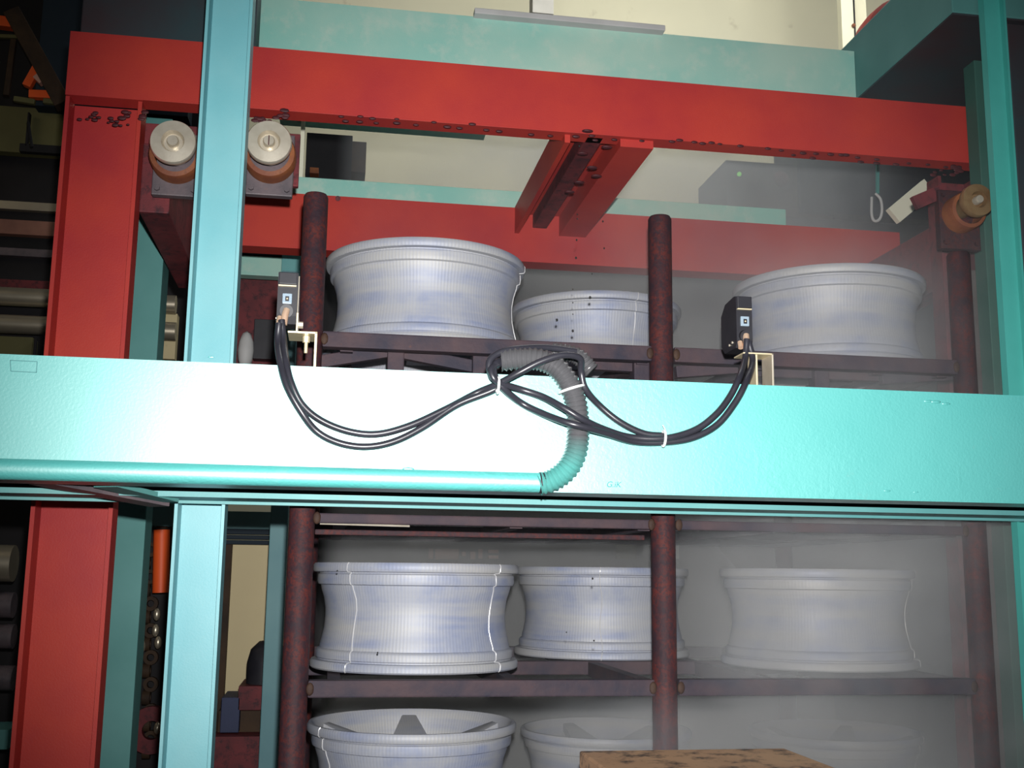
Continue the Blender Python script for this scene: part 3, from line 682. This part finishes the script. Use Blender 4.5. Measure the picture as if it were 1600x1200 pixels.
MB().bar(P(1371, 255, 2.9), P(1371, 303, 2.9), .008, .008).build('hanger', 'dim_teal', hk)
o = MB().bar(P(1395, 338, 2.85), P(1450, 292, 2.85), .02, .05).build('pale_bracket', 'cream'); tag(o, 'cream bent bracket piece left of the right roller', 'bracket')
# top, in front of the cream wall
fp = thing('door_frame', 'cream upright frame standing before the bright wall, upper right', 'frame', (3.5, 6.5, 0))
px_part(fp, 'upright', 1322, -120, 1341, 400, 6.5, .06, 'cream')
px_part(fp, 'upright', 1343, -120, 1362, 400, 6.6, .06, 'cream')
px_part(fp, 'rubber_gap', 1340, -120, 1344, 400, 6.55, .03, 'dark')
MB().ball(P(1334, 40, 6.49), .015).build('rusty_bolt', 'orange_rust', fp, smooth='all')
rd = P(1408, 72, 5.2)
o = MB().lathe([(.20, -.10), (.235, -.08), (.24, 0), (.235, .08), (.20, .10)], 40, rd, 'y').build('red_drum', 'red', smooth=True); tag(o, 'red round drum edge peeking over the teal side beam, upper right', 'drum')
o = flat('pipe_stub', 'dull vertical pipe in front of the bright wall at the top', 'pipe', 832, -120, 866, 19, 6.6, .12, 'grey_pale')
# bright rectangles far behind the middle tier
fw = thing('far_window_row', 'row of dim pinkish panes far behind the middle tier of wheels', 'window', (.9, 6.2, 1.6))
for u0, v0, u1, v1 in ((670, 857, 677, 873), (680, 858, 717, 874), (722, 862, 728, 869), (735, 862, 743, 874), (748, 858, 754, 873), (763, 859, 779, 864), (763, 868, 779, 873)):
    px_part(fw, 'pane', u0, v0, u1, v1, 4.585, .02, 'pale_pink')
flat('far_sheet', 'dim beige sheet far behind, left of the middle post', 'sheet', 963, 845, 995, 873, 4.585, .02, 'khaki')
flat('white_far_strip', 'pale upright strip just right of the middle post, far behind', 'strip', 1055, 845, 1061, 873, 4.585, .02, 'white')
# dark tank wall behind the middle tier
flat('tank_wall', 'dark grey tank wall behind the middle and lower wheels', 'tank', 455, 372, 1760, 1500, 4.6, .1, 'dark', .01)

# ------------------------------------------------------------------ steam
def steam():
    x0, x1, y0, y1, z0, z1 = -.03, 1.9, 1.975, 4.1, .55, 3.4
    o = MB().box(x0, x1, y0, y1, z0, z1).build('steam', 'dark')
    m = bpy.data.materials.new('steam'); m.use_nodes = True; t = m.node_tree; t.nodes.clear()
    out = t.nodes.new('ShaderNodeOutputMaterial'); vs = t.nodes.new('ShaderNodeVolumeScatter')
    t.links.new(vs.outputs[0], out.inputs['Volume'])
    vs.inputs['Color'].default_value = (.62, .65, .69, 1); vs.inputs['Anisotropy'].default_value = 0
    tc = t.nodes.new('ShaderNodeTexCoord'); sp = t.nodes.new('ShaderNodeSeparateXYZ'); t.links.new(tc.outputs['Object'], sp.inputs[0])
    def mr(src, a, b, c=0, d=1):
        n = t.nodes.new('ShaderNodeMapRange'); n.interpolation_type = 'SMOOTHSTEP'; t.links.new(src, n.inputs[0])
        for i, v in enumerate((a, b, c, d)): n.inputs[i + 1].default_value = v
        return n.outputs[0]
    def mt(op, a, b):
        n = N(t, 'ShaderNodeMath', operation=op)
        for i, v in enumerate((a, b)):
            if isinstance(v, (int, float)): n.inputs[i].default_value = v
            else: t.links.new(v, n.inputs[i])
        return n.outputs[0]
    X, Y, Z = sp.outputs
    right = mr(X, .45, 1.25, .12, 1)
    lowz = mr(Z, 1.42, .95, 0, 1)
    lowz = mt('MULTIPLY', lowz, mr(X, .35, .9, .05, 1))
    def bell(src, c, w): return mt('MULTIPLY', mr(src, c - w, c), mr(src, c + w, c))
    plume = mt('MULTIPLY', bell(X, .85, .42), mt('MULTIPLY', mr(Y, 2.35, 2.8), mt('MULTIPLY', mr(Z, 1.9, 2.1), mr(Z, 3.0, 2.5))))
    back = mt('MULTIPLY', mr(Y, 2.5, 3.0, 0, .75), mr(Z, 2.35, 2.05))
    back = mt('ADD', back, mt('MULTIPLY', mt('MULTIPLY', mr(Y, 3.0, 3.3), mr(Z, 2.45, 2.6)), mt('MULTIPLY', mr(Z, 3.3, 3.05, 0, .85), mr(X, .1, .5, .3, 1))))
    right = mt('MULTIPLY', right, mr(X, 1.15, 1.5, 1, .45))
    lowz = mt('MULTIPLY', lowz, mr(X, 1.2, 1.55, 1, .5))
    right = mt('MULTIPLY', right, mr(Z, 2.5, 2.2, .25, 1))
    front = mt('MULTIPLY', mr(Y, 2.0, 2.05), mr(Y, 2.22, 2.12))
    fm = mt('MULTIPLY', mt('MULTIPLY', mr(X, .62, .86), mr(X, 1.2, 1.45, 1, .35)), mt('MULTIPLY', mr(Z, 2.25, 1.6, .3, 1), mr(Z, 2.35, 2.1)))
    fl = mt('MULTIPLY', mr(X, .35, .62), mr(Z, 1.33, 1.18))
    front = mt('MULTIPLY', front, mt('MAXIMUM', fm, fl))
    s = mt('ADD', mt('ADD', mt('MULTIPLY', right, .22), mt('MULTIPLY', lowz, .35)), mt('ADD', mt('MULTIPLY', plume, .42), back))
    s = mt('ADD', s, mt('MULTIPLY', front, 3.0))
    nz = noise(t, 3.4, 4, .55); nz = mr(nz, .32, .68, .4, 1.45)
    s = mt('MULTIPLY', s, nz)
    for (src, a, b) in ((X, x0, x0 + .1), (X, x1, x1 - .3), (Y, y0, y0 + .03), (Y, y1, y1 - .2), (Z, z1, z1 - .4), (Z, z0, z0 + .1)):
        s = mt('MULTIPLY', s, mr(src, a, b))
    s = mt('MULTIPLY', s, STEAM)
    t.links.new(s, vs.inputs['Density'])
    o.data.materials[0] = m
    tag(o, 'pale steam drifting round the wheels, thickest at the right and below', 'steam', kind='stuff')
STEAM = 1.9
steam()
